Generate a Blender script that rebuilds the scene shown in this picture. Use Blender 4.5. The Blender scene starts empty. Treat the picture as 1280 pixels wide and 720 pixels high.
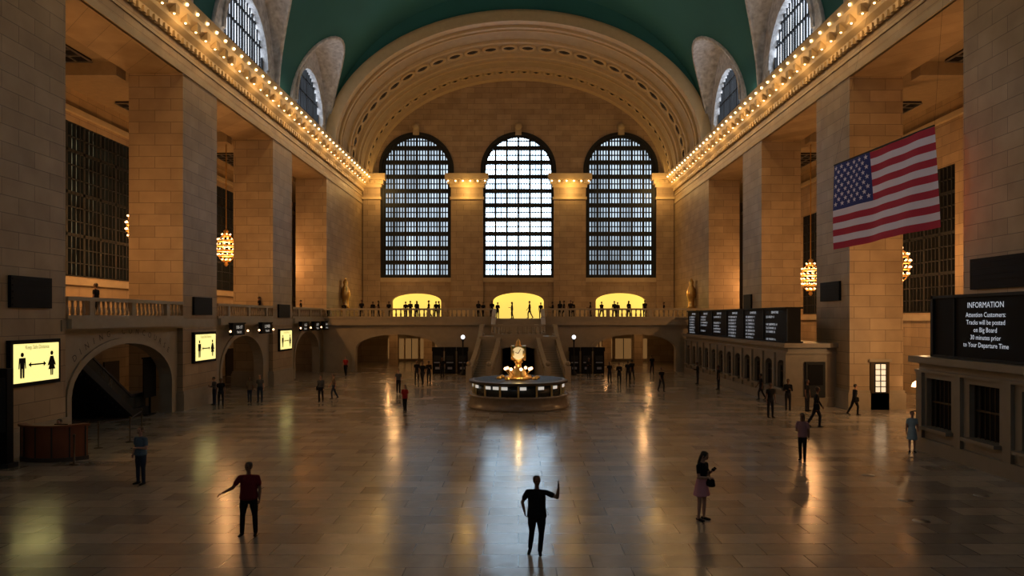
import bpy, math, random
import numpy as np
from mathutils import Vector, Matrix
random.seed(7)
S=bpy.context.scene
COL=S.collection
pi=math.pi
# ------------------------------------------------------------------ materials
def newmat(name):
    m=bpy.data.materials.new(name); m.use_nodes=True
    nt=m.node_tree; b=nt.nodes['Principled BSDF']
    return m,nt,b
def mat(name,col,rough=.6,metal=0,em=None,es=0,noise=.12,nscale=3.0,bump=0,sample=True,spec=.5):
    m,nt,b=newmat(name)
    b.inputs['Roughness'].default_value=rough; b.inputs['Metallic'].default_value=metal; b.inputs['Specular IOR Level'].default_value=spec
    if noise>0:
        tc=nt.nodes.new('ShaderNodeTexCoord'); n=nt.nodes.new('ShaderNodeTexNoise'); n.inputs['Scale'].default_value=nscale
        n.inputs['Detail'].default_value=4
        nt.links.new(tc.outputs['Object'],n.inputs['Vector'])
        mx=nt.nodes.new('ShaderNodeMixRGB'); mx.inputs[1].default_value=(*[c*(1-noise) for c in col],1); mx.inputs[2].default_value=(*[min(1,c*(1+noise)) for c in col],1)
        nt.links.new(n.outputs['Fac'],mx.inputs[0]); nt.links.new(mx.outputs[0],b.inputs['Base Color'])
        if bump>0:
            bp=nt.nodes.new('ShaderNodeBump'); bp.inputs['Strength'].default_value=bump; bp.inputs['Distance'].default_value=.1
            nt.links.new(n.outputs['Fac'],bp.inputs['Height']); nt.links.new(bp.outputs[0],b.inputs['Normal'])
    else: b.inputs['Base Color'].default_value=(*col,1)
    if em: b.inputs['Emission Color'].default_value=(*em,1); b.inputs['Emission Strength'].default_value=es
    if not sample:
        try: m.cycles.emission_sampling='NONE'
        except Exception: pass
    return m
def wpos_uv(nt):
    g=nt.nodes.new('ShaderNodeNewGeometry'); s=nt.nodes.new('ShaderNodeSeparateXYZ'); nt.links.new(g.outputs['Position'],s.inputs[0])
    a=nt.nodes.new('ShaderNodeMath'); nt.links.new(s.outputs[0],a.inputs[0]); nt.links.new(s.outputs[1],a.inputs[1])
    c=nt.nodes.new('ShaderNodeCombineXYZ'); nt.links.new(a.outputs[0],c.inputs[0]); nt.links.new(s.outputs[2],c.inputs[1])
    return g,c
def stone(name,c1,c2,mort,bw=1.7,rh=.62,rough=.55,bump=.25):
    m,nt,b=newmat(name); g,c=wpos_uv(nt)
    br=nt.nodes.new('ShaderNodeTexBrick'); br.inputs['Scale'].default_value=1
    br.inputs['Brick Width'].default_value=bw; br.inputs['Row Height'].default_value=rh; br.inputs['Mortar Size'].default_value=.016; br.inputs['Mortar Smooth'].default_value=.3
    br.inputs['Color1'].default_value=(*c1,1); br.inputs['Color2'].default_value=(*c2,1); br.inputs['Mortar'].default_value=(*mort,1)
    nt.links.new(c.outputs[0],br.inputs['Vector'])
    n=nt.nodes.new('ShaderNodeTexNoise'); n.inputs['Scale'].default_value=.9; n.inputs['Detail'].default_value=6; nt.links.new(g.outputs['Position'],n.inputs['Vector'])
    mx=nt.nodes.new('ShaderNodeMixRGB'); mx.blend_type='MULTIPLY'; mx.inputs[0].default_value=.55
    cr=nt.nodes.new('ShaderNodeValToRGB'); cr.color_ramp.elements[0].position=.3; cr.color_ramp.elements[0].color=(.55,.5,.45,1); cr.color_ramp.elements[1].position=.7; cr.color_ramp.elements[1].color=(1,1,1,1)
    nt.links.new(n.outputs['Fac'],cr.inputs[0]); nt.links.new(br.outputs['Color'],mx.inputs[1]); nt.links.new(cr.outputs[0],mx.inputs[2])
    nt.links.new(mx.outputs[0],b.inputs['Base Color']); b.inputs['Roughness'].default_value=rough
    bp=nt.nodes.new('ShaderNodeBump'); bp.inputs['Strength'].default_value=bump; bp.inputs['Distance'].default_value=.03; bp.invert=True
    nt.links.new(br.outputs['Fac'],bp.inputs['Height']); nt.links.new(bp.outputs[0],b.inputs['Normal'])
    return m
M={}
M['stone']=stone('caen_stone',(.41,.30,.175),(.32,.23,.132),(.17,.12,.07))
M['plain']=mat('plain_stone',(.38,.30,.185),.6,noise=.22,nscale=1.5,bump=.15)
M['balc']=mat('balcony_marble',(.28,.23,.16),.5,noise=.2,nscale=2,bump=.1)
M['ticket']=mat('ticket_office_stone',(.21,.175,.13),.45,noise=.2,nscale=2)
M['teal']=mat('ceiling_teal',(.024,.145,.135),.85,noise=.18,nscale=.25)
M['orn']=mat('stucco_ornament',(.60,.60,.64),.8,noise=.75,nscale=2.8,bump=1.0)
M['gold']=mat('brass',(.75,.48,.16),.35,1.0,noise=.15)
M['cornice']=mat('cornice_stone',(.50,.38,.21),.5,noise=.15,nscale=2,bump=.2)
M['iron']=mat('dark_iron',(.016,.018,.02),.6,.1,spec=.25)
M['black']=mat('black_panel',(.005,.005,.006),.6,spec=.12)
M['dark']=mat('dark_interior',(.03,.022,.015),.7)
M['wood']=mat('desk_wood',(.17,.055,.022),.4,noise=.3,nscale=2,spec=.3)
M['bulb']=mat('bulb_glow',(1,.8,.5),.4,em=(1,.66,.28),es=9,noise=0,sample=False)
M['cbulb']=mat('chandelier_glow',(1,.8,.5),.4,em=(1,.55,.25),es=5,noise=0,sample=False)
M['white']=mat('white_glow',(1,1,1),.4,em=(.85,.92,1),es=2.2,noise=0,sample=False)
M['text']=mat('screen_text',(.5,.5,.55),.4,em=(.8,.88,1),es=.5,noise=0,sample=False)
M['stext']=mat('sign_text',(.8,.8,.75),.4,em=(1,.95,.85),es=.45,noise=0,sample=False)
M['yellow']=mat('yellow_screen',(.9,.85,.4),.4,em=(1,.88,.30),es=1.05,noise=0)
M['alcove']=mat('alcove_wall_glow',(.75,.6,.25),.6,em=(1,.75,.16),es=.72,noise=.1)  # wall emission stands in for the yellow light inside the alcoves
M['warmlit']=mat('shop_window_glow',(.3,.2,.1),.4,em=(1,.5,.16),es=.14,noise=0)
M['marble']=mat('booth_marble',(.20,.155,.11),.25,noise=.3,nscale=4)
M['glass']=mat('booth_glass',(.03,.035,.035),.12)
M['red']=mat('flag_red',(.42,.02,.05),.8,noise=.05); M['fwhite']=mat('flag_white',(.72,.68,.76),.8,noise=.05); M['navy']=mat('flag_blue',(.025,.04,.18),.8,noise=.05)
M['letters']=mat('carved_letters',(.06,.045,.03),.7)
M['aisle_ceil']=mat('aisle_ceiling',(.26,.19,.11),.7,noise=.2)
M['steel']=mat('steel',(.35,.35,.36),.3,.9)
M['belt']=mat('belt',(.02,.02,.03),.6)
def glassmat(name,col,lo,hi,scale=(.5,.5,.5),sampling=True):
    m,nt,b=newmat(name)
    b.inputs['Base Color'].default_value=(.05,.06,.07,1); b.inputs['Roughness'].default_value=.2
    g=nt.nodes.new('ShaderNodeNewGeometry'); mp=nt.nodes.new('ShaderNodeMapping'); mp.inputs['Scale'].default_value=scale
    n=nt.nodes.new('ShaderNodeTexNoise'); n.inputs['Scale'].default_value=1; n.inputs['Detail'].default_value=2
    nt.links.new(g.outputs['Position'],mp.inputs[0]); nt.links.new(mp.outputs[0],n.inputs['Vector'])
    r=nt.nodes.new('ShaderNodeMapRange'); r.inputs['From Min'].default_value=.38; r.inputs['From Max'].default_value=.6; r.inputs['To Min'].default_value=lo; r.inputs['To Max'].default_value=hi
    nt.links.new(n.outputs['Fac'],r.inputs['Value']); nt.links.new(r.outputs[0],b.inputs['Emission Strength'])
    b.inputs['Emission Color'].default_value=(*col,1)
    return m
M['win_c']=glassmat('window_glass_bright',(.60,.81,1),3.5,12.5,(.22,.25,.2))
M['win_s']=glassmat('window_glass_dim',(.66,.82,.97),.45,1.35,(.25,.3,.06))
M['win_l']=glassmat('lunette_glass',(.80,.88,1),3.0,4.6,(.3,.3,.3))
M['win_w']=glassmat('west_window_glass',(.7,.82,.95),.3,.9,(.3,.3,.3))
M['win_a']=glassmat('aisle_glass',(.70,.66,.38),.02,.34,(1.1,1.1,1.1))
M['win_b']=glassmat('aisle_glass_dark',(.8,.45,.25),.0,.03,(.5,.5,.5))
def floor_mat():
    m,nt,b=newmat('marble_floor')
    g=nt.nodes.new('ShaderNodeNewGeometry')
    br=nt.nodes.new('ShaderNodeTexBrick'); br.inputs['Scale'].default_value=1; br.inputs['Brick Width'].default_value=1.5; br.inputs['Row Height'].default_value=.75; br.inputs['Mortar Size'].default_value=.014
    br.inputs['Color1'].default_value=(.46,.39,.315,1); br.inputs['Color2'].default_value=(.25,.218,.18,1); br.inputs['Mortar'].default_value=(.11,.095,.08,1)
    nt.links.new(g.outputs['Position'],br.inputs['Vector'])
    n=nt.nodes.new('ShaderNodeTexNoise'); n.inputs['Scale'].default_value=.35; n.inputs['Detail'].default_value=3; nt.links.new(g.outputs['Position'],n.inputs['Vector'])
    n2=nt.nodes.new('ShaderNodeTexNoise'); n2.inputs['Scale'].default_value=3; n2.inputs['Detail'].default_value=8; nt.links.new(g.outputs['Position'],n2.inputs['Vector'])
    mx=nt.nodes.new('ShaderNodeMixRGB'); mx.blend_type='MULTIPLY'; mx.inputs[0].default_value=.35
    nt.links.new(br.outputs['Color'],mx.inputs[1]); nt.links.new(n2.outputs['Fac'],mx.inputs[2]); nt.links.new(mx.outputs[0],b.inputs['Base Color'])
    r=nt.nodes.new('ShaderNodeMapRange'); r.inputs['From Min'].default_value=.3; r.inputs['From Max'].default_value=.7; r.inputs['To Min'].default_value=.16; r.inputs['To Max'].default_value=.25; nt.links.new(n.outputs['Fac'],r.inputs['Value']); nt.links.new(r.outputs[0],b.inputs['Roughness'])
    b.inputs['Specular IOR Level'].default_value=.65
    n3=nt.nodes.new('ShaderNodeTexNoise'); n3.inputs['Scale'].default_value=1.6; n3.inputs['Detail'].default_value=2; nt.links.new(g.outputs['Position'],n3.inputs['Vector'])
    bp=nt.nodes.new('ShaderNodeBump'); bp.inputs['Strength'].default_value=.25; bp.inputs['Distance'].default_value=.03
    nt.links.new(n3.outputs['Fac'],bp.inputs['Height']); nt.links.new(bp.outputs[0],b.inputs['Normal'])
    return m
M['floor']=floor_mat()
# ------------------------------------------------------------------ mesh builder
def eval_mesh(o):
    bpy.context.view_layer.update()
    dg=bpy.context.evaluated_depsgraph_get()
    me=bpy.data.meshes.new_from_object(o.evaluated_get(dg),depsgraph=dg)
    return me
def shape2d(outer,holes,depth):
    cu=bpy.data.curves.new('tmp','CURVE'); cu.dimensions='2D'; cu.fill_mode='BOTH'; cu.extrude=depth/2
    for lp in [outer]+list(holes):
        sp=cu.splines.new('POLY'); sp.points.add(len(lp)-1)
        for i,p in enumerate(lp): sp.points[i].co=(p[0],p[1],0,1)
        sp.use_cyclic_u=True
    o=bpy.data.objects.new('tmp',cu); COL.objects.link(o); me=eval_mesh(o)
    v=[(a.co.x,a.co.y,a.co.z+depth/2) for a in me.vertices]; f=[tuple(p.vertices) for p in me.polygons]
    bpy.data.objects.remove(o); bpy.data.curves.remove(cu); bpy.data.meshes.remove(me)
    return v,f
def text2d(body,size,align='CENTER',spacing=1.0):
    cu=bpy.data.curves.new('tmp','FONT'); cu.body=body; cu.size=size; cu.align_x=align; cu.space_line=spacing; cu.resolution_u=2
    o=bpy.data.objects.new('tmp',cu); COL.objects.link(o); me=eval_mesh(o)
    v=[tuple(a.co) for a in me.vertices]; f=[tuple(p.vertices) for p in me.polygons]
    bpy.data.objects.remove(o); bpy.data.curves.remove(cu); bpy.data.meshes.remove(me)
    return v,f
class MB:
    def __init__(s): s.v=[];s.f=[];s.m=[];s.sm=[]
    def add(s,v,f,m=0,smooth=False):
        o=len(s.v); s.v+= [tuple(p) for p in v]
        for q in f: s.f.append(tuple(i+o for i in q)); s.m.append(m); s.sm.append(smooth)
    def box(s,x0,x1,y0,y1,z0,z1,m=0):
        v=[(x,y,z) for z in (z0,z1) for y in (y0,y1) for x in (x0,x1)]
        s.add(v,[(0,2,3,1),(4,5,7,6),(0,1,5,4),(2,6,7,3),(0,4,6,2),(1,3,7,5)],m)
    def rings(s,rs,m=0,cap=True,smooth=False,closed=True):
        n=len(rs[0]); v=[p for r in rs for p in r]; f=[]
        for i in range(len(rs)-1):
            for j in range(n if closed else n-1):
                a=i*n+j; b=i*n+(j+1)%n; f.append((a,b,b+n,a+n))
        if cap and closed: f.append(tuple(range(n))[::-1]); f.append(tuple(range((len(rs)-1)*n,len(rs)*n)))
        s.add(v,f,m,smooth)
    def beam(s,p0,p1,w,h,m=0):
        p0=Vector(p0);p1=Vector(p1); d=(p1-p0); 
        sd=Vector((d.y,-d.x,0)) 
        if sd.length<1e-6: sd=Vector((1,0,0)); up=Vector((0,1,0))
        else: sd.normalize(); up=Vector((0,0,1))
        rs=[]
        for p in (p0,p1): rs.append([p-sd*w/2-up*h/2,p+sd*w/2-up*h/2,p+sd*w/2+up*h/2,p-sd*w/2+up*h/2])
        s.rings(rs,m)
    def lathe(s,prof,c,seg=16,m=0,smooth=True):
        rs=[[(c[0]+r*math.cos(2*pi*j/seg),c[1]+r*math.sin(2*pi*j/seg),c[2]+z) for j in range(seg)] for r,z in prof]
        s.rings(rs,m,True,smooth)
    def ball(s,c,r,m=0,seg=8,n=5,sc=(1,1,1)):
        rs=[]
        for i in range(n+1):
            t=pi*i/n; rr=max(math.sin(t),.02)*r
            rs.append([(c[0]+sc[0]*rr*math.cos(2*pi*j/seg),c[1]+sc[1]*rr*math.sin(2*pi*j/seg),c[2]-sc[2]*r*math.cos(t)) for j in range(seg)])
        s.rings(rs,m,True,True)
    def shape(s,outer,holes,depth,fn,m=0):
        v,f=shape2d(outer,holes,depth); s.add([fn(*p) for p in v],f,m)
    def text(s,body,size,fn,m=0,align='CENTER',spacing=1.0):
        v,f=text2d(body,size,align,spacing); s.add([fn(*p) for p in v],f,m)
    def obj(s,name,mats,parent=None):
        me=bpy.data.meshes.new(name); me.from_pydata(s.v,[],s.f); 
        for k in mats: me.materials.append(M[k] if isinstance(k,str) else k)
        me.polygons.foreach_set('material_index',s.m); me.polygons.foreach_set('use_smooth',s.sm); me.update()
        o=bpy.data.objects.new(name,me); COL.objects.link(o)
        if parent: o.parent=parent
        return o
def empty(name,loc=(0,0,0)):
    e=bpy.data.objects.new(name,None); COL.objects.link(e); return e
def archpts(c,hw,z0,zs,rise,n=20):
    p=[(c-hw,z0)]
    for i in range(n+1):
        t=pi-pi*i/n; p.append((c+hw*math.cos(t),zs+rise*math.sin(t)))
    p.append((c+hw,z0)); return p
def outline(u0,u1,z0,z1,arches):
    p=[(u0,z0)]
    for a in sorted(arches,key=lambda q:q[0]): p+=archpts(a[0],a[1],z0,a[2],a[3])
    return p+[(u1,z0),(u1,z1),(u0,z1)]
XZ=lambda y:(lambda u,v,w:(u,y+w,v))
YZ=lambda x:(lambda u,v,w:(x+w,u,v))
def point(name,loc,e,col=(1,.6,.27),r=.12,parent=None):
    l=bpy.data.lights.new(name,'POINT'); l.energy=e; l.color=col; l.shadow_soft_size=r
    o=bpy.data.objects.new(name,l); o.location=loc; COL.objects.link(o)
    if parent: o.parent=parent
    return o
# ------------------------------------------------------------------ room shell
Y0=-14; YE=82.4; YA=67.0
b=MB(); b.box(-27,27,Y0,96,-.3,0); b.obj('floor',['floor'])
PIERS=[(-4.2,.1),(10,14.2),(24.1,28.3),(38.2,42.5),(52.2,56.6)]
SP=21.4
for sd,nm in ((-1,'left'),(1,'right')):
    dy=0 if sd<0 else .5
    for a,c in PIERS:
        b=MB(); x0,x1=sorted((sd*18,sd*20.9))
        b.box(x0,x1,a+dy,c+dy,0,18.1)
        b.box(min(x0,x1)-.12,max(x0,x1)+.12,a+dy-.12,c+dy+.12,0,.9,1)
        b.box(x0-.07,x1+.07,a+dy-.07,c+dy+.07,.9,1.05,1)
        b.obj('wall_pier_'+nm,['stone','balc'])
    b=MB(); x0,x1=sorted((sd*18,sd*20.9)); b.box(x0,x1,66.8+dy,YE,0,SP); b.box(x0,x1,Y0,-4.2,0,18.1)
    b.box(x0,x1,Y0,66.9+dy,18.1,SP)
    xi=sd*17.93; xa,xb=sorted((xi,sd*18.1)); b.box(xa,xb,Y0,YE,18.1,18.45,1); b.box(xa,xb,Y0,YE,19.0,19.15,1)
    b.obj('wall_'+nm,['stone','plain'])
    pr=[(18.1,19.5),(17.85,19.5),(17.8,19.9),(17.5,20.1),(17.45,20.45),(17.15,20.7),(17.0,20.85),(16.95,21.4),(18.3,21.45)]
    b=MB(); b.rings([[(sd*x,y,z) for x,z in pr] for y in (Y0,YE-.4)],0)
    y=Y0+.6
    while y<YE-1: 
        xa,xb=sorted((sd*17.12,sd*17.6)); b.box(xa,xb,y-.2,y+.2,20.3,20.75,0)
        y+=1.2
    y=Y0+.3
    while y<YE-1:
        xa,xb=sorted((sd*17.7,sd*17.95)); b.box(xa,xb,y-.12,y+.12,19.5,19.8,0); y+=.5
    b.obj('trim_cornice_'+nm,['cornice'])
    b=MB(); y=Y0+1.2
    while y<YE-1:
        b.ball((sd*16.93,y,21.0),.08,0,6,4); b.ball((sd*17.3,y-.6,20.3),.06,0,6,4); y+=1.2
    b.obj('cornice_lights',['bulb'])
    b=MB(); xo=sd*26
    holes=[]
    zt,zb=(16.4,7.4) if sd<0 else (14.2,5.3)
    for yc in (5.2,19.3,33.4,44.0 if sd<0 else 47,60.5): holes.append([(yc-4.6,zb),(yc+4.6,zb),(yc+4.6,zt),(yc-4.6,zt)])
    b.shape([(Y0,0),(YE,0),(YE,19),(Y0,19)],holes,.5,YZ(xo if sd>0 else xo-.5))
    xa,xb=sorted((sd*25.75,sd*26.05)); b.box(xa,xb,Y0,YE,16.9,17.2,1); b.box(xa,xb,Y0,YE,zb-.5,zb-.1,1)
    b.obj('wall_aisle_'+nm,['stone','plain'])
    b=MB()
    for k,h in enumerate(holes):
        a,c=h[0][0],h[1][0]; xg=sd*26.35; xm,xn=sorted((sd*26.05,sd*26.25))
        b.box(min(xg,xg+.05),max(xg,xg+.05),a,c,zb,zt,0)
        n=22
        for i in range(n+1):
            yy=a+(c-a)*i/n; w=.10 if i%4==0 else .035; b.box(xm,xn,yy-w,yy+w,zb,zt,1)
        nz=int((zt-zb)/.75)
        for i in range(nz+1):
            zz=zb+(zt-zb)*i/nz; w=.09 if i%3==0 else .03; b.box(xm,xn,a,c,zz-w,zz+w,1)
    b.obj('window_aisle_'+nm,['win_a' if sd<0 else 'win_b','iron'])
    b=MB(); xa,xb=sorted((sd*20.9,sd*26.5)); b.box(xa,xb,Y0,YE,18.3,18.6,0)
    for yy in [q[0]-1.2 for q in PIERS]+[66.0]:
        xa,xb=sorted((sd*20.9,sd*26)); b.box(xa,xb,yy,yy+.9,17.6,18.3,0)
    for yc in (33.2,47.3,61):
        xa,xb=sorted((sd*22,sd*24.8)); b.box(xa,xb,yc-3.5,yc+3.5,18.2,18.3,1)
        for i in range(9): yy=yc-3.5+i*7/8; b.box(xa,xb,yy-.06,yy+.06,18.15,18.2,2)
        for i in range(5): xx=sd*(22+i*.7); b.box(xx-.05,xx+.05,yc-3.5,yc+3.5,18.15,18.2,2)
    b.obj('ceiling_aisle_'+nm,['aisle_ceil','black','steel'])
    CY=[4.9,19.1,33.2,47.3,61.6]
    b=MB(); wx=sd*18.02 if sd>0 else -18.42
    b.shape([(Y0,SP),(YA,SP),(YA,30.2),(Y0,30.2)],[archpts(y,3.7,21.75,22.7,3.7) for y in CY],.4,YZ(wx))
    b.obj('wall_clerestory_'+nm,['orn'])
    for y in CY:
        b=MB(); xg=sd*18.55
        b.shape(archpts(y,3.9,21.5,22.7,3.9),[],.04,YZ(xg),0)
        xa,xb=sorted((sd*18.3,sd*18.42))
        for i in range(-8,9):
            yy=y+i*.45; w=.085 if i%4==0 else .03
            t=max(0,3.7**2-(i*.45)**2)**.5; b.box(xa,xb,yy-w,yy+w,21.75,22.7+t,1)
        for z in (22.7,24.2,25.5):
            t=max(0,3.7**2-(z-22.7)**2)**.5; b.box(xa,xb,y-t,y+t,z-.05,z+.05,1)
        rs=[]
        for i in range(21):
            t=pi*i/20; c,s_=math.cos(t),math.sin(t)
            rs.append([(sd*17.9,y+c*3.65,22.7+s_*3.65),(sd*17.9,y+c*4.0,22.7+s_*4.0),(sd*18.05,y+c*4.0,22.7+s_*4.0),(sd*18.05,y+c*3.65,22.7+s_*3.65)])
        b.rings(rs,2)
        b.obj('window_clerestory_'+nm,['win_l','iron','orn'])
# vault
H=14.4; WL=5.5; RL=7.5
ys=[Y0]
for yc in CY:
    for i in range(25): ys.append(yc-WL*math.cos(pi*i/24))
ys.append(YA)
def xi_of(y):
    for yc in CY:
        if abs(y-yc)<=WL+1e-6:
            zl=RL*math.sqrt(max(0,1-((y-yc)/WL)**2)); return 18*math.sqrt(1-(zl/H)**2),SP+zl
    return 18,SP
b=MB(); rs=[]; N=56
for y in ys:
    xi,zl=xi_of(y); th=math.asin(min(1,xi/18))
    rs.append([(18*math.sin(-th+2*th*j/N),y,SP+H*math.cos(-th+2*th*j/N)) for j in range(N+1)])
b.rings(rs,0,False,True,False)
for sd in (-1,1):
    rs=[]
    for y in ys:
        xi,zl=xi_of(y); rs.append([(sd*(18.2+(xi-18.2)*j/3),y,zl+.0) for j in range(4)])
    for yc in CY:
        sub=[r for r in rs if abs(r[0][1]-yc)<=WL+1e-6]
        b.rings(sub,1,False,True,False)
    for yc in CY:
        rr=[]
        for i in range(25):
            y=yc-WL*math.cos(pi*i/24); xi,zl=xi_of(y); yn=yc+(y-yc)*1.04
            rr.append([(sd*(xi-.10),y,zl-.15),(sd*(xi-.22),yn,zl+.1),(sd*(xi+.1),yn,zl+.25),(sd*(xi+.1),y,zl+.05)])
        b.rings(rr,1,True,True)
b.obj('ceiling',['teal','orn','plain'])
# end arch
AH=11.7; AW=17.2
def ell(a,h,n=64,z=SP-.2): return [(a*math.cos(pi-pi*i/n),z+h*math.sin(pi-pi*i/n)) for i in range(n+1)]
b=MB()
b.shape(ell(18.3,H+.6)+ell(AW,AH)[::-1],[],.4,XZ(YA))
b.obj('wall_ceiling_end',['teal'])
b=MB()
def band(y0,y1,t0,t1,m=0,n=64):
    rs=[]
    for i in range(n+1):
        t=pi*i/n; c,s_=math.cos(t),math.sin(t)
        f=lambda d:(c*(AW+d),SP-.2+s_*(AH+d))
        a=f(t0); o=f(t1)
        rs.append([(a[0],y0,a[1]),(a[0],y1,a[1]),(o[0],y1,o[1]),(o[0],y0,o[1])])
    b.rings(rs,m,True,False)
band(YA-.1,YE+.5,0,.6,0)
band(YA-.5,YA+.3,-.15,.75,1); band(YA-.3,YA,.75,1.0,1); band(YA+.9,YA+1.3,-.22,.1,1); band(YA+1.9,YA+2.1,-.15,.1,1)
band(71.4,71.8,-.25,.1,1); band(75.2,75.6,-.3,.1,1); band(77.0,77.2,-.15,.1,1); band(79.2,79.5,-.3,.1,1); band(81.4,82.4,-.5,.1,1)
b.obj('ceiling_arch',['plain','cornice'])
b=MB()
for yy,rr,n in ((73.4,.85,28),(80.4,.55,40)):
    for i in range(n):
        t=pi*(i+.5)/n; c,s_=math.cos(t),math.sin(t)
        cen=Vector((c*(AW-.02),yy,SP-.2+s_*(AH-.02))); nn=Vector((-c/AW,0,-s_/AH)).normalized(); tt=Vector((-nn.z,0,nn.x)); yv=Vector((0,1,0))
        pr=[(1,0),(1.0,.18),(.8,.22),(.7,.05)]
        rs=[[cen+nn*h+(tt*math.cos(2*pi*j/12)*1.0+yv*math.sin(2*pi*j/12))*rr*r for j in range(12)] for r,h in pr]
        b.rings(rs,0,False,True)
        rs=[[cen+nn*h+(tt*math.cos(2*pi*j/8)+yv*math.sin(2*pi*j/8))*rr*r for j in range(8)] for r,h in ((.76,.06),(.3,.08),(.3,.2),(.1,.24))]
        b.rings(rs,1,True,True)
b.obj('trim_arch_medallions',['cornice','dark'])
# end wall
b=MB()
wins=[(-11.8,4.05),(0,4.1),(11.85,4.05)]
b.shape(outline(-18.2,18.2,4.9,36,[(-11.8,2.85,6.9,.9),(0,2.95,6.9,1.0),(11.85,2.9,6.9,.95)]),[archpts(c,h,9.6,22.1,h,28) for c,h in wins],.8,XZ(YE),0)
b.obj('wall_end',['stone'])
b=MB()
for c in (-5.92,5.92,-16.9,16.9):
    hw=1.85 if abs(c)<10 else 1.0
    b.box(c-hw,c+hw,YE-.45,YE+.05,4.9,20.0,0)
    b.box(c-hw-.1,c+hw+.1,YE-.6,YE,18.6,18.9,1)
    for k,(z0,z1,e) in enumerate(((20,20.35,.15),(20.35,20.8,.4),(20.8,21.5,.65))): b.box(c-hw-e,c+hw+e,YE-.45-e,YE,z0,z1,1)
    for i in range(int(hw*2/.5)+1): b.box(c-hw+i*.5,c-hw+i*.5+.25,YE-1.0,YE-.5,20.4,20.75,1)
    b.box(c-hw-.1,c+hw+.1,YE-.6,YE,4.9,6,1)
b.obj('trim_pilasters',['stone','cornice'])
b=MB()
for c in (-5.92,5.92): 
    for i in range(6): b.ball((c-2.1+i*.84,YE-1.2,20.6),.09,0,6,4)
b.obj('cornice_lights',['bulb'])
for k,(c,h) in enumerate(wins):
    b=MB(); b.shape(archpts(c,h+.1,9.5,22.1,h+.1,28),[],.05,XZ(YE+.75),0)
    def bar_v(x,w,y0,y1):
        t=max(0,h*h-(x-c)**2)**.5
        if t>.05: b.box(x-w,x+w,y0,y1,9.6,22.1+t,1)
    def bar_h(z,w,y0,y1):
        t=h if z<22.1 else max(0,h*h-(z-22.1)**2)**.5
        b.box(c-t,c+t,y0,y1,z-w,z+w,1)
    for i in range(-3,4): bar_v(c+i*1.33,.12,YE+.25,YE+.5)
    for i in range(-12,13): 
        if i%4: bar_v(c+i*.3325,.075 if k!=1 else .045,YE+.3,YE+.4)
    z=9.75; i=0
    while z<26:
        bar_h(z,.24 if i%2==0 else .05,YE+.22,YE+.5+(.15 if i%2==0 else 0)); z+=.83; i+=1
    for dr,y0 in ((.0,YE+.1),(.28,YE-.15)):
        rs=[]; pts=archpts(c,h+dr,9.5,22.1,h+dr,28); ptsi=archpts(c,h+dr-.32,9.5,22.1,h+dr-.32,28)
        for (u,v),(u2,v2) in zip(pts,ptsi): rs.append([(u,y0,v),(u,y0+.3,v),(u2,y0+.3,v2),(u2,y0,v2)])
        b.rings(rs,1)
    b.box(c-h-.4,c+h+.4,YE-.35,YE+.2,9.1,9.6,2)
    b.box(c-.35,c+.35,YE-.5,YE,26.1,27.3,2); b.ball((c,YE-.45,27.0),.42,2,8,6)
    b.obj('window_%d'%(k+1),['win_c' if k==1 else 'win_s','iron','plain'])
b=MB()
for c,h in ((-11.8,3.3),(0,3.3),(11.85,3.3)):
    b.box(c-h,c+h,86.5,86.7,4.9,8.4,0); b.box(c-h-.2,c-h,83.2,86.7,4.9,8.4,0); b.box(c+h,c+h+.2,83.2,86.7,4.9,8.4,0); b.box(c-h,c+h,83.2,86.7,8.2,8.4,0)
b.obj('wall_alcoves',['alcove'])
b=MB(); b.shape([(-27,0),(27,0),(27,37),(-27,37)],[archpts(c,4,9.6,22.1,4,16) for c in (-11.8,0,11.8)],.6,XZ(Y0-.6))
b.obj('wall_back',['stone'])
b=MB()
for c in (-11.8,0,11.8):
    b.shape(archpts(c,4,9.6,22.1,4,16),[],.05,XZ(Y0-.3),0)
    for i in range(-3,4): b.box(c+i*1.15-.1,c+i*1.15+.1,Y0-.2,Y0-.1,9.6,22,1)
    for i in range(10): b.box(c-4,c+4,Y0-.2,Y0-.1,9.6+i*1.4,9.8+i*1.4,1)
b.obj('window_back',['win_w','iron'])
b=MB(); b.box(-27,27,95,95.4,0,19); b.box(-27,-17.9,YE,YE+.5,0,19); b.box(17.9,27,YE,YE+.5,0,19)
b.obj('wall_outer',['dark'])
# ------------------------------------------------------------------ balustrades
def balust(b,p0,p1,h=.95,step=.36,m=0):
    p0=Vector(p0);p1=Vector(p1); d=p1-p0; up=Vector((0,0,1))
    b.beam(p0+up*(h-.08),p1+up*(h-.08),.34,.16,m); b.beam(p0+up*.1,p1+up*.1,.34,.2,m)
    L=d.length; n=max(1,int(L/step))
    for i in range(n):
        q=p0+d*((i+.5)/n)
        if L>3 and i%9==4:
            b.box(q.x-.16,q.x+.16,q.y-.16,q.y+.16,q.z+.1,q.z+h,m); continue
        b.lathe([(.06,.2),(.10,.32),(.09,.42),(.05,.6),(.07,.76),(.07,h-.14)],q,6,m)
b=MB(); b.box(-26,-17.95,28,66.9,4.45,4.9); b.box(-26,-20.9,Y0,28,4.45,4.9)
b.box(-18.0,-17.75,28.3,38.2,4.55,4.95); b.box(-18.0,-17.75,42.5,52.2,4.55,4.95); b.box(-18,-17.75,56.6,66.8,4.55,4.95)
b.obj('floor_mezzanine',['balc'])
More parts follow.
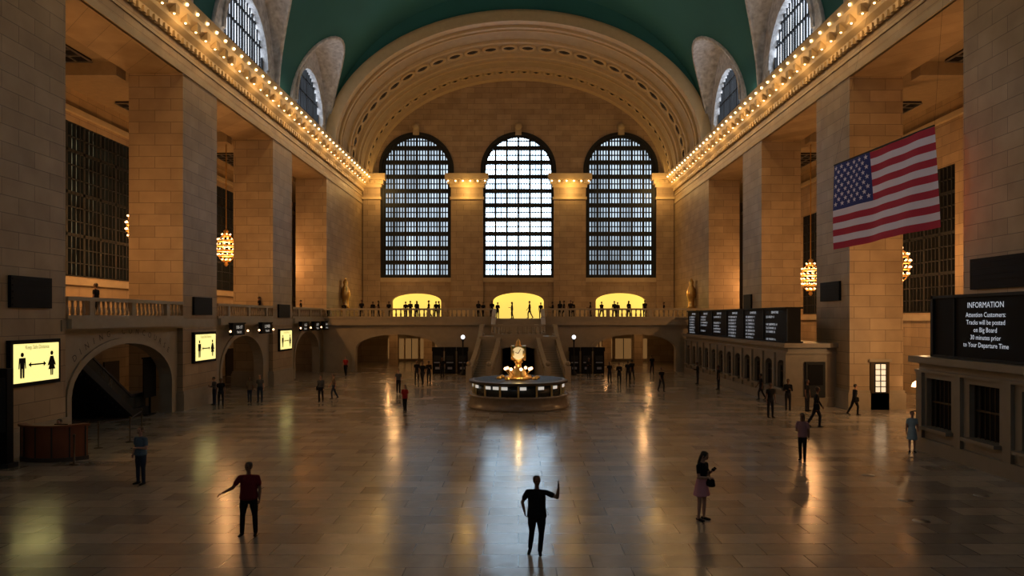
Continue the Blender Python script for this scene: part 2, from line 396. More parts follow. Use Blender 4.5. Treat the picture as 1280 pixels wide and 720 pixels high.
for a,c in ((28.3,38.2),(42.5,52.2),(56.6,66.8),(14.2,24.1)):
    b=MB(); balust(b,(-18.1,a+.05,4.9),(-18.1,c-.05,4.9)); b.obj('balustrade',['balc'])
    b=MB(); m_=(a+c)/2; hw=4.2 if a==28.3 else 3.5
    b.shape(outline(a,c,0,4.45,[(m_,hw,1.7,2.1)]),[],.6,YZ(-18.9))
    rs=[]
    for (u,v),(u2,v2) in zip(archpts(m_,hw+.3,0,1.7,2.4),archpts(m_,hw,0,1.7,2.1)): rs.append([(-18.22,u,v),(-18.32,u,v),(-18.32,u2,v2),(-18.22,u2,v2)])
    b.rings(rs,0); b.obj('wall_mezzanine',['balc'])
b=MB(); b.box(-25.5,-25.2,14,66.8,0,4.45)
for y in (30.5,34,37.5,44,48,51,58,62,65): b.box(-25.2,-25.1,y-.8,y+.8,0,2.3,1)
b.obj('wall_passage_left',['stone','dark'])
b=MB(); txt='DINING CONCOURSE'; 
for i,ch in enumerate(txt):
    if ch==' ': continue
    t=pi*.80-pi*.60*i/(len(txt)-1); u=33.25+4.75*math.cos(t); v=1.7+2.5*math.sin(t)*1.0+.05
    rot=t-pi/2; rot*=.6
    b.text(ch,.40,lambda p,q,w,u=u,v=v,rot=rot:(-18.28,u+p*math.cos(rot)-q*math.sin(rot),v+p*math.sin(rot)+q*math.cos(rot)),0)
b.obj('arch_inscription',['letters'])
# ------------------------------------------------------------------ east balcony
YB=65.4
b=MB(); b.box(-18,-2.2,YB,YE,4.45,4.9); b.box(2.2,18,YB,YE,4.45,4.9); b.box(-2.2,2.2,YB+.22,YE,4.45,4.9)
b.box(-18,-2.2,YB-.2,YB+.2,4.3,4.6); b.box(2.2,18,YB-.2,YB+.2,4.3,4.6)
b.obj('floor_balcony',['balc'])
b=MB(); balust(b,(-17.9,YB+.1,4.9),(-2.45,YB+.1,4.9),.95,.42); balust(b,(2.45,YB+.1,4.9),(17.9,YB+.1,4.9),.95,.42); b.obj('balustrade',['balc'])
b=MB(); b.shape(outline(-18,18,0,4.45,[(-11.2,3.8,2.1,1.35),(0,2.2,1.9,1.0),(10.8,3.7,2.1,1.35)]),[],.7,XZ(YB+.25))
for c in (-11.2,10.8):
    rs=[]
    for (u,v),(u2,v2) in zip(archpts(c,4.15,0,2.1,1.65),archpts(c,3.8,0,2.1,1.35)): rs.append([(u,YB+.15,v),(u,YB+.3,v),(u2,YB+.3,v2),(u2,YB+.15,v2)])
    b.rings(rs,0)
b.obj('wall_balcony',['balc'])
b=MB(); b.box(-18,18,81.5,82,0,4.45,0)
for x,w in ((-14,.9),(-12.2,.7),(-10.5,.7),(-8.6,.9),(8.3,.8),(10,.7),(12,.9),(14,.7)):
    b.box(x-w,x+w,81.35,81.5,.3,2.6,1); b.box(x-.04,x+.04,81.3,81.36,.3,2.6,2)
for x in (-6,6): b.box(x-.3,x+.3,66.2,81.5,0,4.45,0)
for x in (-13,-9.4,9.2,12.5):
    b.box(x-.45,x+.45,74,74.9,0,4.45,0)
b.obj('wall_passage_end',['stone','warmlit','iron'])
b=MB()
for x in (-13.5,-11.2,-9,8.8,10.9,13):
    for y in (68.5,72,78): b.ball((x,y,4.2),.12,0)
b.obj('passage_lights',['bulb'])
# ------------------------------------------------------------------ stairs
st=empty('grand_staircase')
b=MB(); LZ=3.2
b.shape(outline(-3.0,3.0,0,LZ,[(0,2.3,1.5,1.15)]),[],.5,XZ(58.4)); b.box(-3,-2.5,58.9,YB+.1,0,LZ); b.box(2.5,3,58.9,YB+.1,0,LZ); b.box(-3.2,3.2,58.3,62.0,LZ,LZ+.25)
n=9
for i in range(n): b.box(-2.1,2.1,62+i*.36,YB+.2,LZ+.2,LZ+.25+(i+1)*(4.9-LZ-.25)/n)
b.obj('landing',['balc'],st)
b=MB(); balust(b,(-2.0,58.5,LZ+.25),(2.0,58.5,LZ+.25)); 
for s_ in (-1,1): 
    balust(b,(s_*2.2,62,LZ+.25),(s_*2.2,YB-.15,4.85)); balust(b,(s_*3.1,60.2,LZ+.25),(s_*3.1,62,LZ+.25))
b.obj('landing_balustrade',['balc'],st)
for s_ in (-1,1):
    b=MB(); n=20
    def C(t): return Vector((s_*(2.3+.65*t**1.8+.1*t),60.0-5.2*t,0))
    Wd=.8
    def edge(t,k):
        d=(C(min(1,t+.01))-C(max(0,t-.01))).normalized(); nn=Vector((-d.y,d.x,0))*s_*-1
        return C(t)+nn*k*Wd
    for i in range(n):
        a,c=i/n,(i+1)/n; z=(LZ+.25)*(1-i/n)
        q=[edge(a,-1),edge(a,1),edge(c,1),edge(c,-1)]
        b.rings([[(p.x,p.y,0) for p in q],[(p.x,p.y,z) for p in q]],0)
    for k in (-1,1):
        for i in range(8):
            a,c=i/8,(i+1)/8; p,q=edge(a,k),edge(c,k); p.z=(LZ+.25)*(1-a)+.05; q.z=(LZ+.25)*(1-c)+.05
            balust(b,p,q,.95,.34)
            b.rings([[(p.x-.17,p.y,0),(p.x+.17,p.y,0),(p.x+.17,p.y,p.z+.1),(p.x-.17,p.y,p.z+.1)],[(q.x-.17,q.y,0),(q.x+.17,q.y,0),(q.x+.17,q.y,q.z+.1),(q.x-.17,q.y,q.z+.1)]],0)
        e=edge(1,k); b.box(e.x-.22,e.x+.22,e.y-.22,e.y+.22,0,1.25); b.ball((e.x,e.y,1.45),.2,0)
    b.obj('flight',['balc'],st)
# ------------------------------------------------------------------ ticket offices
M['bronze']=mat('dark_bronze',(.07,.05,.03),.45,.6)
def ticket(name,y0,y1,nw,arch):
    e=empty(name); b=MB(); x=15.25; Ht=3.35
    L=y1-y0; holes=[]; cs=[y0+L*(i+.5)/nw for i in range(nw)]; hw=L/nw*.30
    for c in cs:
        holes.append(archpts(c,hw,.95,2.2,.35,10) if arch else [(c-hw,.85),(c+hw,.85),(c+hw,2.75),(c-hw,2.75)])
    b.shape([(y0,0),(y1,0),(y1,Ht),(y0,Ht)],holes,.35,YZ(x)); b.box(x+.35,18.0,y0,y0+.35,0,Ht); b.box(x+.35,18,y1-.35,y1,0,Ht); b.box(x,18,y0,y1,Ht-.1,Ht)
    b.box(x-.14,18,y0-.12,y1+.12,0,.5); b.box(x-.12,18,y0-.12,y1+.12,Ht-.4,Ht-.3); b.box(x-.28,18,y0-.25,y1+.25,Ht-.05,Ht+.2)
    for i in range(nw+1):
        c=y0+L*i/nw; c=min(max(c,y0+.18),y1-.18); b.box(x-.12,x,c-.18,c+.18,.5,Ht-.4)
    for c in cs:
        b.box(x-.25,x+.3,c-hw-.1,c+hw+.1,.83,.95)
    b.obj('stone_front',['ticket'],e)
    b=MB()
    for c in cs:
        b.box(x+.36,x+.42,c-hw-.1,c+hw+.1,.8,2.85,0)
        for i in range(1,6): yy=c-hw+2*hw*i/6; b.box(x+.2,x+.23,yy-.012,yy+.012,.95,2.2 if arch else 2.7,1)
        b.box(x+.18,x+.24,c-hw,c+hw,1.85,1.91,1); b.box(x+.18,x+.24,c-hw,c-hw+.05,.95,2.7 if not arch else 2.2,1); b.box(x+.18,x+.24,c+hw-.05,c+hw,.95,2.7 if not arch else 2.2,1)
    b.obj('window_grilles',['black','bronze'],e)
    return e
t1=ticket('ticket_office',12.0,27.1,6,False)
t2=ticket('ticket_office',40.3,64.8,12,True)
b=MB(); b.box(16.2,17.3,40.12,40.32,.5,2.5,0); b.box(16.35,17.15,40.08,40.14,1.2,2.35,1); b.obj('end_door',['iron','black'],t2)
d=empty('departure_board')
b=MB(); b.box(15.35,16.1,40.6,64.2,3.57,5.5,0); b.box(15.2,16.2,40.5,64.3,5.5,5.6,0); b.box(15.2,16.2,40.5,64.3,3.56,3.64,0)
for i in range(7): y=40.6+23.6*i/6; b.box(15.3,15.36,y-.05,y+.05,3.65,5.5,1)
b.obj('cabinet',['black','iron'],d)
b=MB(); towns=['HARLEM','STAMFORD','NEW HAVEN','CROTON','POUGHKEEPSIE','WHITE PLAINS','BREWSTER','SOUTHEAST','GREENWICH','YONKERS']
for i in range(6):
    yc=40.6+23.6*(i+.5)/6; lines=[]
    for r in range(7): lines.append('%d:%02d  %s  %d'%(random.randint(1,12),random.randint(0,59),random.choice(towns),random.randint(11,42)) if random.random()<.8 else ' ')
    b.text('\n'.join(lines),.185,lambda u,v,w,yc=yc:(15.32,yc+1.5-u,4.98+v),0,'LEFT',1.22)
    b.text('DEPARTURES',.2,lambda u,v,w,yc=yc:(15.32,yc-u,5.25+v),0)
b.obj('timetable_text',['text'],d)
d=empty('information_screen')
b=MB(); b.box(15.35,15.8,19.6,26.3,3.57,5.75,0); b.box(15.27,15.85,19.5,26.4,5.7,5.8,1); b.box(15.27,15.85,19.5,26.4,3.56,3.64,1); b.box(15.27,15.85,26.25,26.4,3.56,5.8,1); b.box(15.3,15.36,25.0,25.05,3.6,5.75,1); b.box(15.3,15.36,21.2,21.26,3.6,5.75,1)
b.obj('cabinet',['black','iron'],d)
b=MB(); b.text('INFORMATION',.27,lambda u,v,w:(15.3,23.35-u,5.33+v),0)
b.text('Attention Customers:\nTracks will be posted\non Big Board\n30 minutes prior\nto Your Departure Time',.225,lambda u,v,w:(15.3,23.35-u,5.02+v),0,'CENTER',1.12)
b.obj('message_text',['text'],d)
def panel(x,y0,y1,z0,z1,name='wall_speaker'):
    b=MB(); s_=1 if x>0 else -1; xa,xb=sorted((x,x-s_*.12)); b.box(xa,xb,y0,y1,z0,z1,0)
    xc,xd=sorted((x-s_*.12,x-s_*.14))
    for i in range(5): zz=z0+(z1-z0)*(i+.5)/5; b.box(xc,xd,y0+.06,y1-.06,zz-.03,zz+.03,1)
    b.obj(name,['black','black'])
panel(-18,25.1,27.3,5.35,6.5); panel(-18,39.3,41.6,5.15,6.15); panel(-18,53.2,55.8,5.0,6.0)
panel(18,24.9,28.2,6.1,7.3); panel(18,39.7,42.2,5.95,7.05)
panel(-18,66.9,67.6,5.0,5.9); panel(18,54.8,56.6,5.6,6.8)
def screen(y0,y1,z0,z1):
    e=empty('distancing_sign'); b=MB(); x=-18
    b.box(x,x+.16,y0-.14,y1+.14,z0-.14,z1+.14,0); b.obj('frame',['black'],e)
    b=MB(); b.box(x+.16,x+.18,y0,y1,z0,z1,0); b.obj('panel',['yellow'],e)
    b=MB(); w=y1-y0; h=z1-z0; cy=(y0+y1)/2
    fn=lambda u,v,ww:(x+.185+ww*.01,cy+u*w,z0+v*h)
    for c,dress in ((-.33,False),(.33,True)):
        b.shape([(c+.035*math.cos(2*pi*i/14),.72+.06*math.sin(2*pi*i/14)) for i in range(14)],[],.3,fn)
        if dress: b.shape([(c-.035,.64),(c+.035,.64),(c+.10,.38),(c+.055,.40),(c+.085,.28),(c+.035,.28),(c+.03,.12),(c+.005,.12),(c+.005,.28),(c-.005,.28),(c-.005,.12),(c-.03,.12),(c-.035,.28),(c-.085,.28),(c-.055,.40),(c-.10,.38)],[],.3,fn)
        else: b.shape([(c-.07,.64),(c+.07,.64),(c+.08,.36),(c+.06,.36),(c+.05,.55),(c+.045,.12),(c+.008,.12),(c+.004,.36),(c-.004,.36),(c-.008,.12),(c-.045,.12),(c-.05,.55),(c-.06,.36),(c-.08,.36)],[],.3,fn)
    b.shape([(-.20,.45),(-.14,.52),(-.14,.47),(.14,.47),(.14,.52),(.20,.45),(.14,.38),(.14,.43),(-.14,.43),(-.14,.38)],[],.3,fn)
    b.text('Keep Safe Distance',.15*h,lambda u,v,ww:(x+.19,cy+u*.8,z0+.86*h+v),0)
    b.obj('pictogram',['black'],e)
screen(25.15,27.6,2.65,4.05); screen(39.35,41.9,2.6,4.05); screen(53.4,56.0,2.6,4.0)
def hsign(y,txt):
    e=empty('hanging_sign'); b=MB(); b.box(-17.75,-17.5,y-.95,y+.95,3.9,4.6,0); b.box(-17.8,-17.45,y-1.0,y+1.0,4.6,4.68,0); b.obj('box',['black','iron'],e)
    b=MB(); b.text(txt,.30,lambda u,v,w:(-17.48,y+u,4.3+v)); b.text('TRACKS',.2,lambda u,v,w:(-17.48,y+u,4.02+v)); b.obj('lettering',['stext'],e)
for y,t in ((44.6,'100-117'),(49.6,'LOWER'),(58.5,'18-23'),(62,'24-29'),(65,'30-42')): hsign(y,t)
b=MB()
for y in (43.4,46.2,48.2,51,57.4,60.2,63.4): b.ball((-17.55,y,4.15),.07,0); 
b.obj('sconce_globes',['cbulb'])
# ------------------------------------------------------------------ info booth
BX,BY=0,40.3
e=empty('information_booth')
b=MB()
b.lathe([(2.85,0),(2.85,.12),(2.78,.16),(2.75,.62),(2.85,.68),(2.85,.74),(2.7,.76)],(BX,BY,0),48,0)
b.lathe([(2.5,.74),(2.5,1.36)],(BX,BY,0),48,2)
b.lathe([(2.55,1.34),(2.78,1.38),(2.8,1.5),(2.62,1.54)],(BX,BY,0),48,3,False)
b.lathe([(2.6,1.50),(2.5,1.545)],(BX,BY,0),48,4,False)
for i in range(16):
    a=2*pi*i/16; c,s_=math.cos(a),math.sin(a)
    b.beam((BX+c*2.55,BY+s_*2.55,.74),(BX+c*2.55,BY+s_*2.55,1.38),.10,.10,1)
b.obj('counter',['marble','gold','glass','bronze','black'],e)
b=MB()
for i in range(32):
    a=2*pi*(i+.5)/32; c,s_=math.cos(a),math.sin(a); tx,ty=-s_,c
    if i%2==0 or i%5==1:
        p=Vector((BX+c*2.56,BY+s_*2.56,0)); t=Vector((tx,ty,0)); n=Vector((c,s_,0))
        w=.17
        z0,z1=1.14,1.30
        b.rings([[p-t*w+Vector((0,0,z0)),p+t*w+Vector((0,0,z0)),p+t*w+n*.03+Vector((0,0,z0)),p-t*w+n*.03+Vector((0,0,z0))],[p-t*w+Vector((0,0,z1)),p+t*w+Vector((0,0,z1)),p+t*w+n*.03+Vector((0,0,z1)),p-t*w+n*.03+Vector((0,0,z1))]],0)
b.obj('lit_timetables',['stext'],e)
b=MB()
b.lathe([(.75,1.5),(.8,1.6),(.7,1.68),(.5,1.75),(.42,1.95),(.3,2.05),(.2,2.15),(.16,2.4),(.22,2.46),(.28,2.55),(.2,2.6)],(BX,BY,0),20,0)
b.ball((BX,BY,3.0),.36,0,16,10)
for k in range(4):
    a=pi/4+pi/2*k+pi/4; n=Vector((math.cos(a),math.sin(a),0)); t=Vector((-n.y,n.x,0)); cen=Vector((BX,BY,3.0))+n*.24
    for r,h,m in (((.42,.42,.36,.36),(0,.16,.18,.14),0),((.355,.355),(.1,.15),1)):
        rs=[[cen+n*hh+(t*math.cos(2*pi*j/24)+Vector((0,0,1))*math.sin(2*pi*j/24))*rr for j in range(24)] for rr,hh in zip(r,h)]; b.rings(rs,m)
    for ang,L in ((1.1,.27),(2.9,.2)):
        d=t*math.cos(ang)+Vector((0,0,1))*math.sin(ang); q=n.cross(d); c2=cen+n*.165
        b.rings([[c2-q*.02,c2+q*.02,c2+q*.02+n*.01,c2-q*.02+n*.01],[c2-q*.01+d*L,c2+q*.01+d*L,c2+q*.01+d*L+n*.01,c2-q*.01+d*L+n*.01]],2)
b.lathe([(.15,3.3),(.2,3.42),(.12,3.48),(.14,3.56),(.1,3.68),(.02,3.8)],(BX,BY,0),12,0)
b.obj('clock',['gold',mat('opal_clock_face',(.6,.5,.35),.4,em=(1,.75,.38),es=.5,noise=0),'black'],e)
b=MB()
for i in range(8):
    a=2*pi*i/8+.2; c,s_=math.cos(a),math.sin(a); b.beam((BX+c*.5,BY+s_*.5,1.75),(BX+c*.75,BY+s_*.75,2.05),.05,.05,0); b.ball((BX+c*.75,BY+s_*.75,2.12),.09,1)
    b.lathe([(.12,0),(.16,.1),(.08,.2)],(BX+c*1.1,BY+s_*1.1,1.5),8,0)
b.obj('lamp_ring',['gold','cbulb'],e)
point('booth_lamp',(BX,BY-1.2,2.3),30,(1,.7,.3),.06,e)
# ------------------------------------------------------------------ flag
e=empty('american_flag')
TL=Vector((15.35,34.6,12.35)); TR=Vector((16.65,28.5,12.65)); BL=Vector((15.4,34.55,8.3)); BR=Vector((16.7,28.3,8.6))
nrm=Vector((-6.1,-1.3,0)).normalized()
def FP(u,v,off=0):
    p=TL.lerp(TR,u).lerp(BL.lerp(BR,u),v); return p+nrm*(.10*math.sin(u*9+v*2)*(.3+v)+.04*math.sin(u*23+v*3)+off)
b=MB(); NU,NV=50,26
V=[FP(i/NU,j/NV) for j in range(NV+1) for i in range(NU+1)]
for j in range(NV):
    for i in range(NU):
        a=j*(NU+1)+i; st_=(j//2)%2; m=2 if (i<20 and j<14) else st_
        b.f.append((a,a+1,a+NU+2,a+NU+1)); b.m.append(m); b.sm.append(True)
b.v=[tuple(p) for p in V]
b.obj('cloth',['red','fwhite','navy'],e)
b=MB()
for r in range(9):
    for c in range(6 if r%2==0 else 5):
        u0=(.033+.066*(c+(0 if r%2==0 else .5))); v0=(r+.75)*.054
        for off in (.012,-.012):
            pts=[]
            for k in range(10):
                rr=.13 if k%2==0 else .052; a=pi/2+k*pi/5; pts.append(FP(u0+rr*math.cos(a)/6.2,v0-rr*math.sin(a)/4.05,off))
            b.add([FP(u0,v0,off)]+pts,[(0,1+k,1+(k+1)%10) for k in range(10)],0)
b.obj('stars',['fwhite'],e)
b=MB(); b.beam(TL+Vector((0,0,.04)),TR+Vector((0,0,.04)),.06,.06); 
for p in (TL,TR): 
    top=Vector((17.2,p.y,20.75)); b.beam(p,top,.015,.015)
b.obj('pole_and_wires',['iron'],e)
# ------------------------------------------------------------------ chandeliers
def chandelier(x,y,z):
    e=empty('chandelier'); b=MB(); g=MB()
    R=.72
    for k in range(6):
        t=-.9+k*.36; r=R*math.sqrt(max(.05,1-t*t)); zz=z+t*1.05
        rs=[[(x+r*a*math.cos(2*pi*j/20),y+r*a*math.sin(2*pi*j/20),zz+h) for j in range(20)] for a,h in ((1,-.05),(1.05,0),(1,.05),(.95,0),(1,-.05))]
        b.rings(rs,0,False,True)
        n=max(6,int(r*20))
        for i in range(n): g.ball((x+r*1.04*math.cos(2*pi*i/n),y+r*1.04*math.sin(2*pi*i/n),zz+.12),.055,0,6,4)
    for i in range(8):
        a=2*pi*i/8; pts=[(R*.98*math.cos(t),1.05*math.sin(t)) for t in [ -pi/2+pi*k/8 for k in range(9)]]
        for (r0,z0),(r1,z1) in zip(pts,pts[1:]): b.beam((x+r0*math.cos(a),y+r0*math.sin(a),z+z0),(x+r1*math.cos(a),y+r1*math.sin(a),z+z1),.03,.04,0)
    b.lathe([(.05,-1.35),(.16,-1.2),(.1,-1.05),(.25,-.9)],(x,y,z),10,0); b.lathe([(.3,.95),(.12,1.15),(.2,1.3),(.05,1.45)],(x,y,z),10,0)
    b.beam((x,y,z+1.4),(x,y,18.3),.05,.05,0)
    b.obj('frame',['gold'],e); g.obj('bulbs',['cbulb'],e)
    point('glow',(x,y,z),(480 if y>20 else 200),(1,.49,.18),.3,e)
for x,z in ((-22,10.2),(22,8.0)):
    for y in (13.3,27.2,41.4,53.6,65.5): chandelier(x,y,z)
# ------------------------------------------------------------------ lights
for sd in (-1,1):
    for i in range(22): point('cornice_lamp',(sd*16.7,5+i*3.5,19.9),(54 if i>8 else 24),(1,.58,.23),.05)
    for i in range(6): point('ceiling_fill',(sd*17.35,12+i*10.5,21.85),14,(1,.8,.6),.05)  # added uplights, hidden behind the cornice ledge, to lift the dark ceiling
    for yy in (33.5,47.5,61.5): point('bay_fill',(sd*19.8,yy-3.2,9.0),800,(1,.50,.18),.12)  # added fill without a fixture, warms the camera-facing pier sides
    for x in (8.8,13): point('passage_lamp',(sd*x,71,3.9),60,(1,.5,.18),.1)
    point('pilaster_lamp',(sd*5.92,YE-1.6,19.6),190,(1,.60,.18),.08)
    point('pilaster_lamp',(sd*15.5,YE-2.2,19.6),280,(1,.58,.18),.08)
    point('balcony_lamp',(sd*13.5,77,8.5),240,(1,.52,.18),.1)
for y in (33,47,61): point('passage_lamp',(-22,y,3.9),35,(1,.55,.25),.12)
point('passage_lamp',(19.5,34.2,3.8),330,(1,.60,.28),.12)
point('passage_lamp',(21.5,47,3.8),100,(1,.6,.3),.12)
point('arch_lamp',(-9,72,21.8),100,(1,.66,.38),.1); point('arch_lamp',(9,72,21.8),100,(1,.66,.38),.1)
l=bpy.data.lights.new('flag_fill','SPOT'); l.energy=1900; l.spot_size=.42; l.color=(.9,.85,1); l.shadow_soft_size=.2  # added spot with no fixture, only brightens the flag
o=bpy.data.objects.new('flag_fill',l); o.location=(-16.2,30,21.9); COL.objects.link(o); o.rotation_euler=(Vector((16,31.5,10.5))-Vector(o.location)).to_track_quat('-Z','Y').to_euler()
# ------------------------------------------------------------------ foreground furniture
def stanchion(x,y):
    b=MB(); b.lathe([(.17,0),(.17,.03),(.03,.05),(.03,.95),(.045,.96),(.045,1.02),(.02,1.04)],(x,y,0),12); return b.obj('stanchion',['bronze'])
sp=[(-15.1,24.2),(-16.1,27.3),(-15.6,28.6),(-16.4,31.0)]
for p in sp: stanchion(*p)
b=MB()
for a,c in ((1,2),(2,3)):
    A_=Vector((*sp[a],.93)); C_=Vector((*sp[c],.93)); d=(C_-A_).normalized()*.06; b.beam(A_+d,C_-d,.01,.05)
b.obj('queue_belt',['belt'])
e=empty('reception_desk'); b=MB(); cx,cy=-16.4,25.3
def arcwall(r0,r1,z0,z1,m,a0=200,a1=340,n=18):
    rs=[]
    for i in range(n+1):
        a=math.radians(a0+(a1-a0)*i/n); c,s_=math.cos(a),math.sin(a)
        rs.append([(cx+r0*c,cy+.2+r0*s_*.75,z0),(cx+r1*c,cy+.2+r1*s_*.75,z0),(cx+r1*c,cy+.2+r1*s_*.75,z1),(cx+r0*c,cy+.2+r0*s_*.75,z1)])
    b.rings(rs,m)
arcwall(1.15,1.25,.0,1.2,0); arcwall(1.13,1.3,0,.14,1); arcwall(1.05,1.36,1.2,1.27,0); arcwall(.75,1.12,.72,.77,0)
for k in range(6):
    a=math.radians(205+130*k/5); b.beam((cx+1.26*math.cos(a),cy+.2+1.26*.75*math.sin(a),.14),(cx+1.26*math.cos(a),cy+.2+1.26*.75*math.sin(a),1.2),.04,.04,1)
b.obj('counter',['wood','dark'],e)
b=MB(); b.box(cx+.25,cx+.7,cy-.52,cy-.48,.95,1.3); b.box(cx+.43,cx+.53,cy-.52,cy-.46,.77,.97); b.obj('monitor',['black'],e)
e=empty('office_chair'); b=MB(); b.box(cx-.35,cx+.15,cy+.05,cy+.5,.34,.40); b.box(cx-.32,cx+.12,cy+.54,cy+.59,.6,1.0); b.beam((cx-.1,cy+.28,.08),(cx-.1,cy+.28,.36),.06,.06)
b.beam((cx-.1,cy+.5,.38),(cx-.1,cy+.56,.62),.06,.04)
for i in range(5): a=2*pi*i/5; b.beam((cx-.1,cy+.28,.09),(cx-.1+.28*math.cos(a),cy+.28+.28*math.sin(a),.05),.04,.04); b.ball((cx-.1+.28*math.cos(a),cy+.28+.28*math.sin(a),.035),.035,0,6,4)
b.obj('seat_and_base',['black'],e)
e=empty('information_totem'); b=MB(); b.box(-17.5,-16.95,23.6,23.9,0,3.3,0); b.box(-17.6,-16.85,23.5,24.0,0,.15,1); b.box(-17.45,-17.0,23.58,23.6,1.2,3.0,1); b.obj('body',['black','iron'],e)
for k,xx in enumerate((-19.95,-21.7)):
    e=empty('escalator'); b=MB(); T=Vector((xx,28.9,4.6)); B=Vector((xx,35.6,.25)); L2=Vector((xx,37.0,.25))
    for s_ in (-.55,.55):
        o=Vector((s_,0,0))
        for off,w,h,m in ((.45,.04,.7,0),(.85,.13,.10,1)):
            b.beam(T+o+Vector((0,0,off)),B+o+Vector((0,0,off)),w,h,m); b.beam(B+o+Vector((0,0,off)),L2+o+Vector((0,0,off)),w,h,m)
        b.beam(T+o*1.15+Vector((0,0,-.05)),B+o*1.15+Vector((0,0,-.05)),.2,.4,2); b.beam(B+o*1.15+Vector((0,0,-.03)),L2+o*1.15+Vector((0,0,-.03)),.2,.4,2)
    n=22
    for i in range(n):
        p=T.lerp(B,(i+.5)/n); b.box(xx-.5,xx+.5,p.y-.16,p.y+.16,p.z-.3,p.z+.0,2)
    b.box(xx-.5,xx+.5,B.y-.1,L2.y+.5,.0,.06,2)
    b.obj('truss_and_handrails',['glass','belt','iron'],e)
b=MB(); b.box(-19.05,-18.98,36.1,37.3,.9,2.9); b.box(-19.06,-18.97,36.0,37.4,2.9,2.97); b.beam((-19,36.7,0),(-19,36.7,.9),.08,.08); b.box(-19.1,-18.9,36.3,37.1,0,.05); b.obj('directory_board',['black'])
e=empty('door_1'); b=MB(); b.box(19.1,20.1,38.58,38.72,0,2.65,0); b.box(19.0,20.2,38.5,38.6,2.6,2.75,1); b.obj('frame',['bronze','balc'],e)
b=MB(); b.box(19.3,19.9,38.54,38.6,.95,2.5,0); b.obj('lit_glass',[mat('door_glow',(.9,.8,.6),.4,em=(1,.85,.6),es=.65,noise=0)],e)
b=MB()
for i in range(3): b.box(19.3+.3*i-.02,19.3+.3*i+.02,38.5,38.55,.95,2.5)
for i in range(6): b.box(19.3,19.9,38.5,38.55,.95+.31*i-.02,.95+.31*i+.02)
b.obj('muntins',['iron'],e)
e=empty('floor_lamp'); b=MB(); b.lathe([(.18,0),(.18,.03),(.03,.05),(.03,1.4)],(21.3,38.0,0),12,0); b.lathe([(.3,1.3),(.24,1.5),(.1,1.62)],(21.3,38,0),16,1); b.obj('lamp',['iron','cbulb'],e)
def tmachine(x,y):
    e=empty('ticket_machine'); b=MB(); b.box(x-.45,x+.45,y,y+.7,0,2.0,0); b.box(x-.5,x+.5,y-.05,y+.75,2.0,2.35,0); b.box(x-.32,x+.32,y-.03,y,1.15,1.6,1); b.box(x-.3,x+.3,y-.12,y,.95,1.05,2); b.box(x-.2,x+.2,y-.03,y,.4,.6,2); b.obj('body',['black','iron','steel'],e)
for x in (-7.2,-6.1,-5.0,5.0,6.1,7.2): tmachine(x,63.4)
def lampost(x,y):
    e=empty('globe_lamp'); b=MB(); b.lathe([(.25,0),(.22,.2),(.07,.35),(.06,2.9),(.12,3.0),(.05,3.1)],(x,y,0),10,0); b.ball((x,y,3.3),.18,1); b.obj('post_and_globe',['iron','white'],e)
for x in (-4.85,4.85): lampost(x,62.2)
for sd in (-1,1):
    e=empty('wall_sconce'); b=MB(); b.lathe([(.1,5.9),(.45,6.0),(.3,6.2),(.35,6.9),(.5,7.3),(.4,7.9),(.2,8.3),(.28,8.6),(.05,9.0)],(sd*17.6,72.5,0),12,0); b.box(min(sd*17.6,sd*18),max(sd*17.6,sd*18),72.2,72.8,5.6,6.0,0); b.obj('urn',['gold'],e)
b=MB()
for x,y in ((11.1,22.6),(9.9,17.5),(12.2,16.8),(10.6,19.5),(13,20)): b.lathe([(.2,0.001),(.2,.004)],(x,y,0),20)
b.obj('floor_sticker',['steel'])
# ------------------------------------------------------------------ people
SK,HR,TP,BT,SH,EY,BG=range(7)
def V3(*a): return Vector(a)
class Prim:
    def __init__(s,pts,rad,side,label,e=1.0):
        s.p=[Vector(q) for q in pts]; s.r=[(r,r) if not isinstance(r,tuple) else r for r in rad]; s.side=Vector(side); s.l=label; s.e=e
    def mesh(s,b,seg=14):
        P=list(s.p);R=list(s.r)
        d0=(P[0]-P[1]).normalized(); d1=(P[-1]-P[-2]).normalized()
        def ext(p,r,d): m=min(r)*s.e; return [(p+d*m*.55,(r[0]*.82,r[1]*.82)),(p+d*m*.9,(r[0]*.4,r[1]*.4))]
        a=ext(P[0],R[0],d0)[::-1]; c=ext(P[-1],R[-1],d1)
        Q=a+list(zip(P,R))+c; rs=[]
        for i,(p,r) in enumerate(Q):
            t=(Q[min(i+1,len(Q)-1)][0]-Q[max(i-1,0)][0]).normalized()
            sd=(s.side-t*s.side.dot(t)); sd=sd.normalized() if sd.length>1e-4 else t.orthogonal().normalized(); fw=t.cross(sd)
            rs.append([p+sd*math.cos(2*pi*j/seg)*r[0]+fw*math.sin(2*pi*j/seg)*r[1] for j in range(seg)])
        b.rings(rs,0)
    def val(s,X):
        best=np.full(len(X),1e9)
        for i in range(len(s.p)-1):
            a=np.array(s.p[i]);c=np.array(s.p[i+1]); ab=c-a; L=np.linalg.norm(ab)
            if L<1e-6: continue
            ax=ab/L; sd=np.array(s.side); sd=sd-ax*sd.dot(ax)
            if np.linalg.norm(sd)<1e-4: sd=np.array(Vector(ax).orthogonal())
            sd/=np.linalg.norm(sd); fw=np.cross(ax,sd)
            t0=(X-a)@ax/L; t=np.clip(t0,0,1); d=X-(a+t[:,None]*ab)
            rx=s.r[i][0]+(s.r[i+1][0]-s.r[i][0])*t; ry=s.r[i][1]+(s.r[i+1][1]-s.r[i][1])*t
            v=np.sqrt((d@sd/rx)**2+(d@fw/ry)**2+(d@ax/(np.minimum(rx,ry)*max(s.e,.3)))**2); best=np.minimum(best,v)
        return best
def norm(v): return Vector(v).normalized()
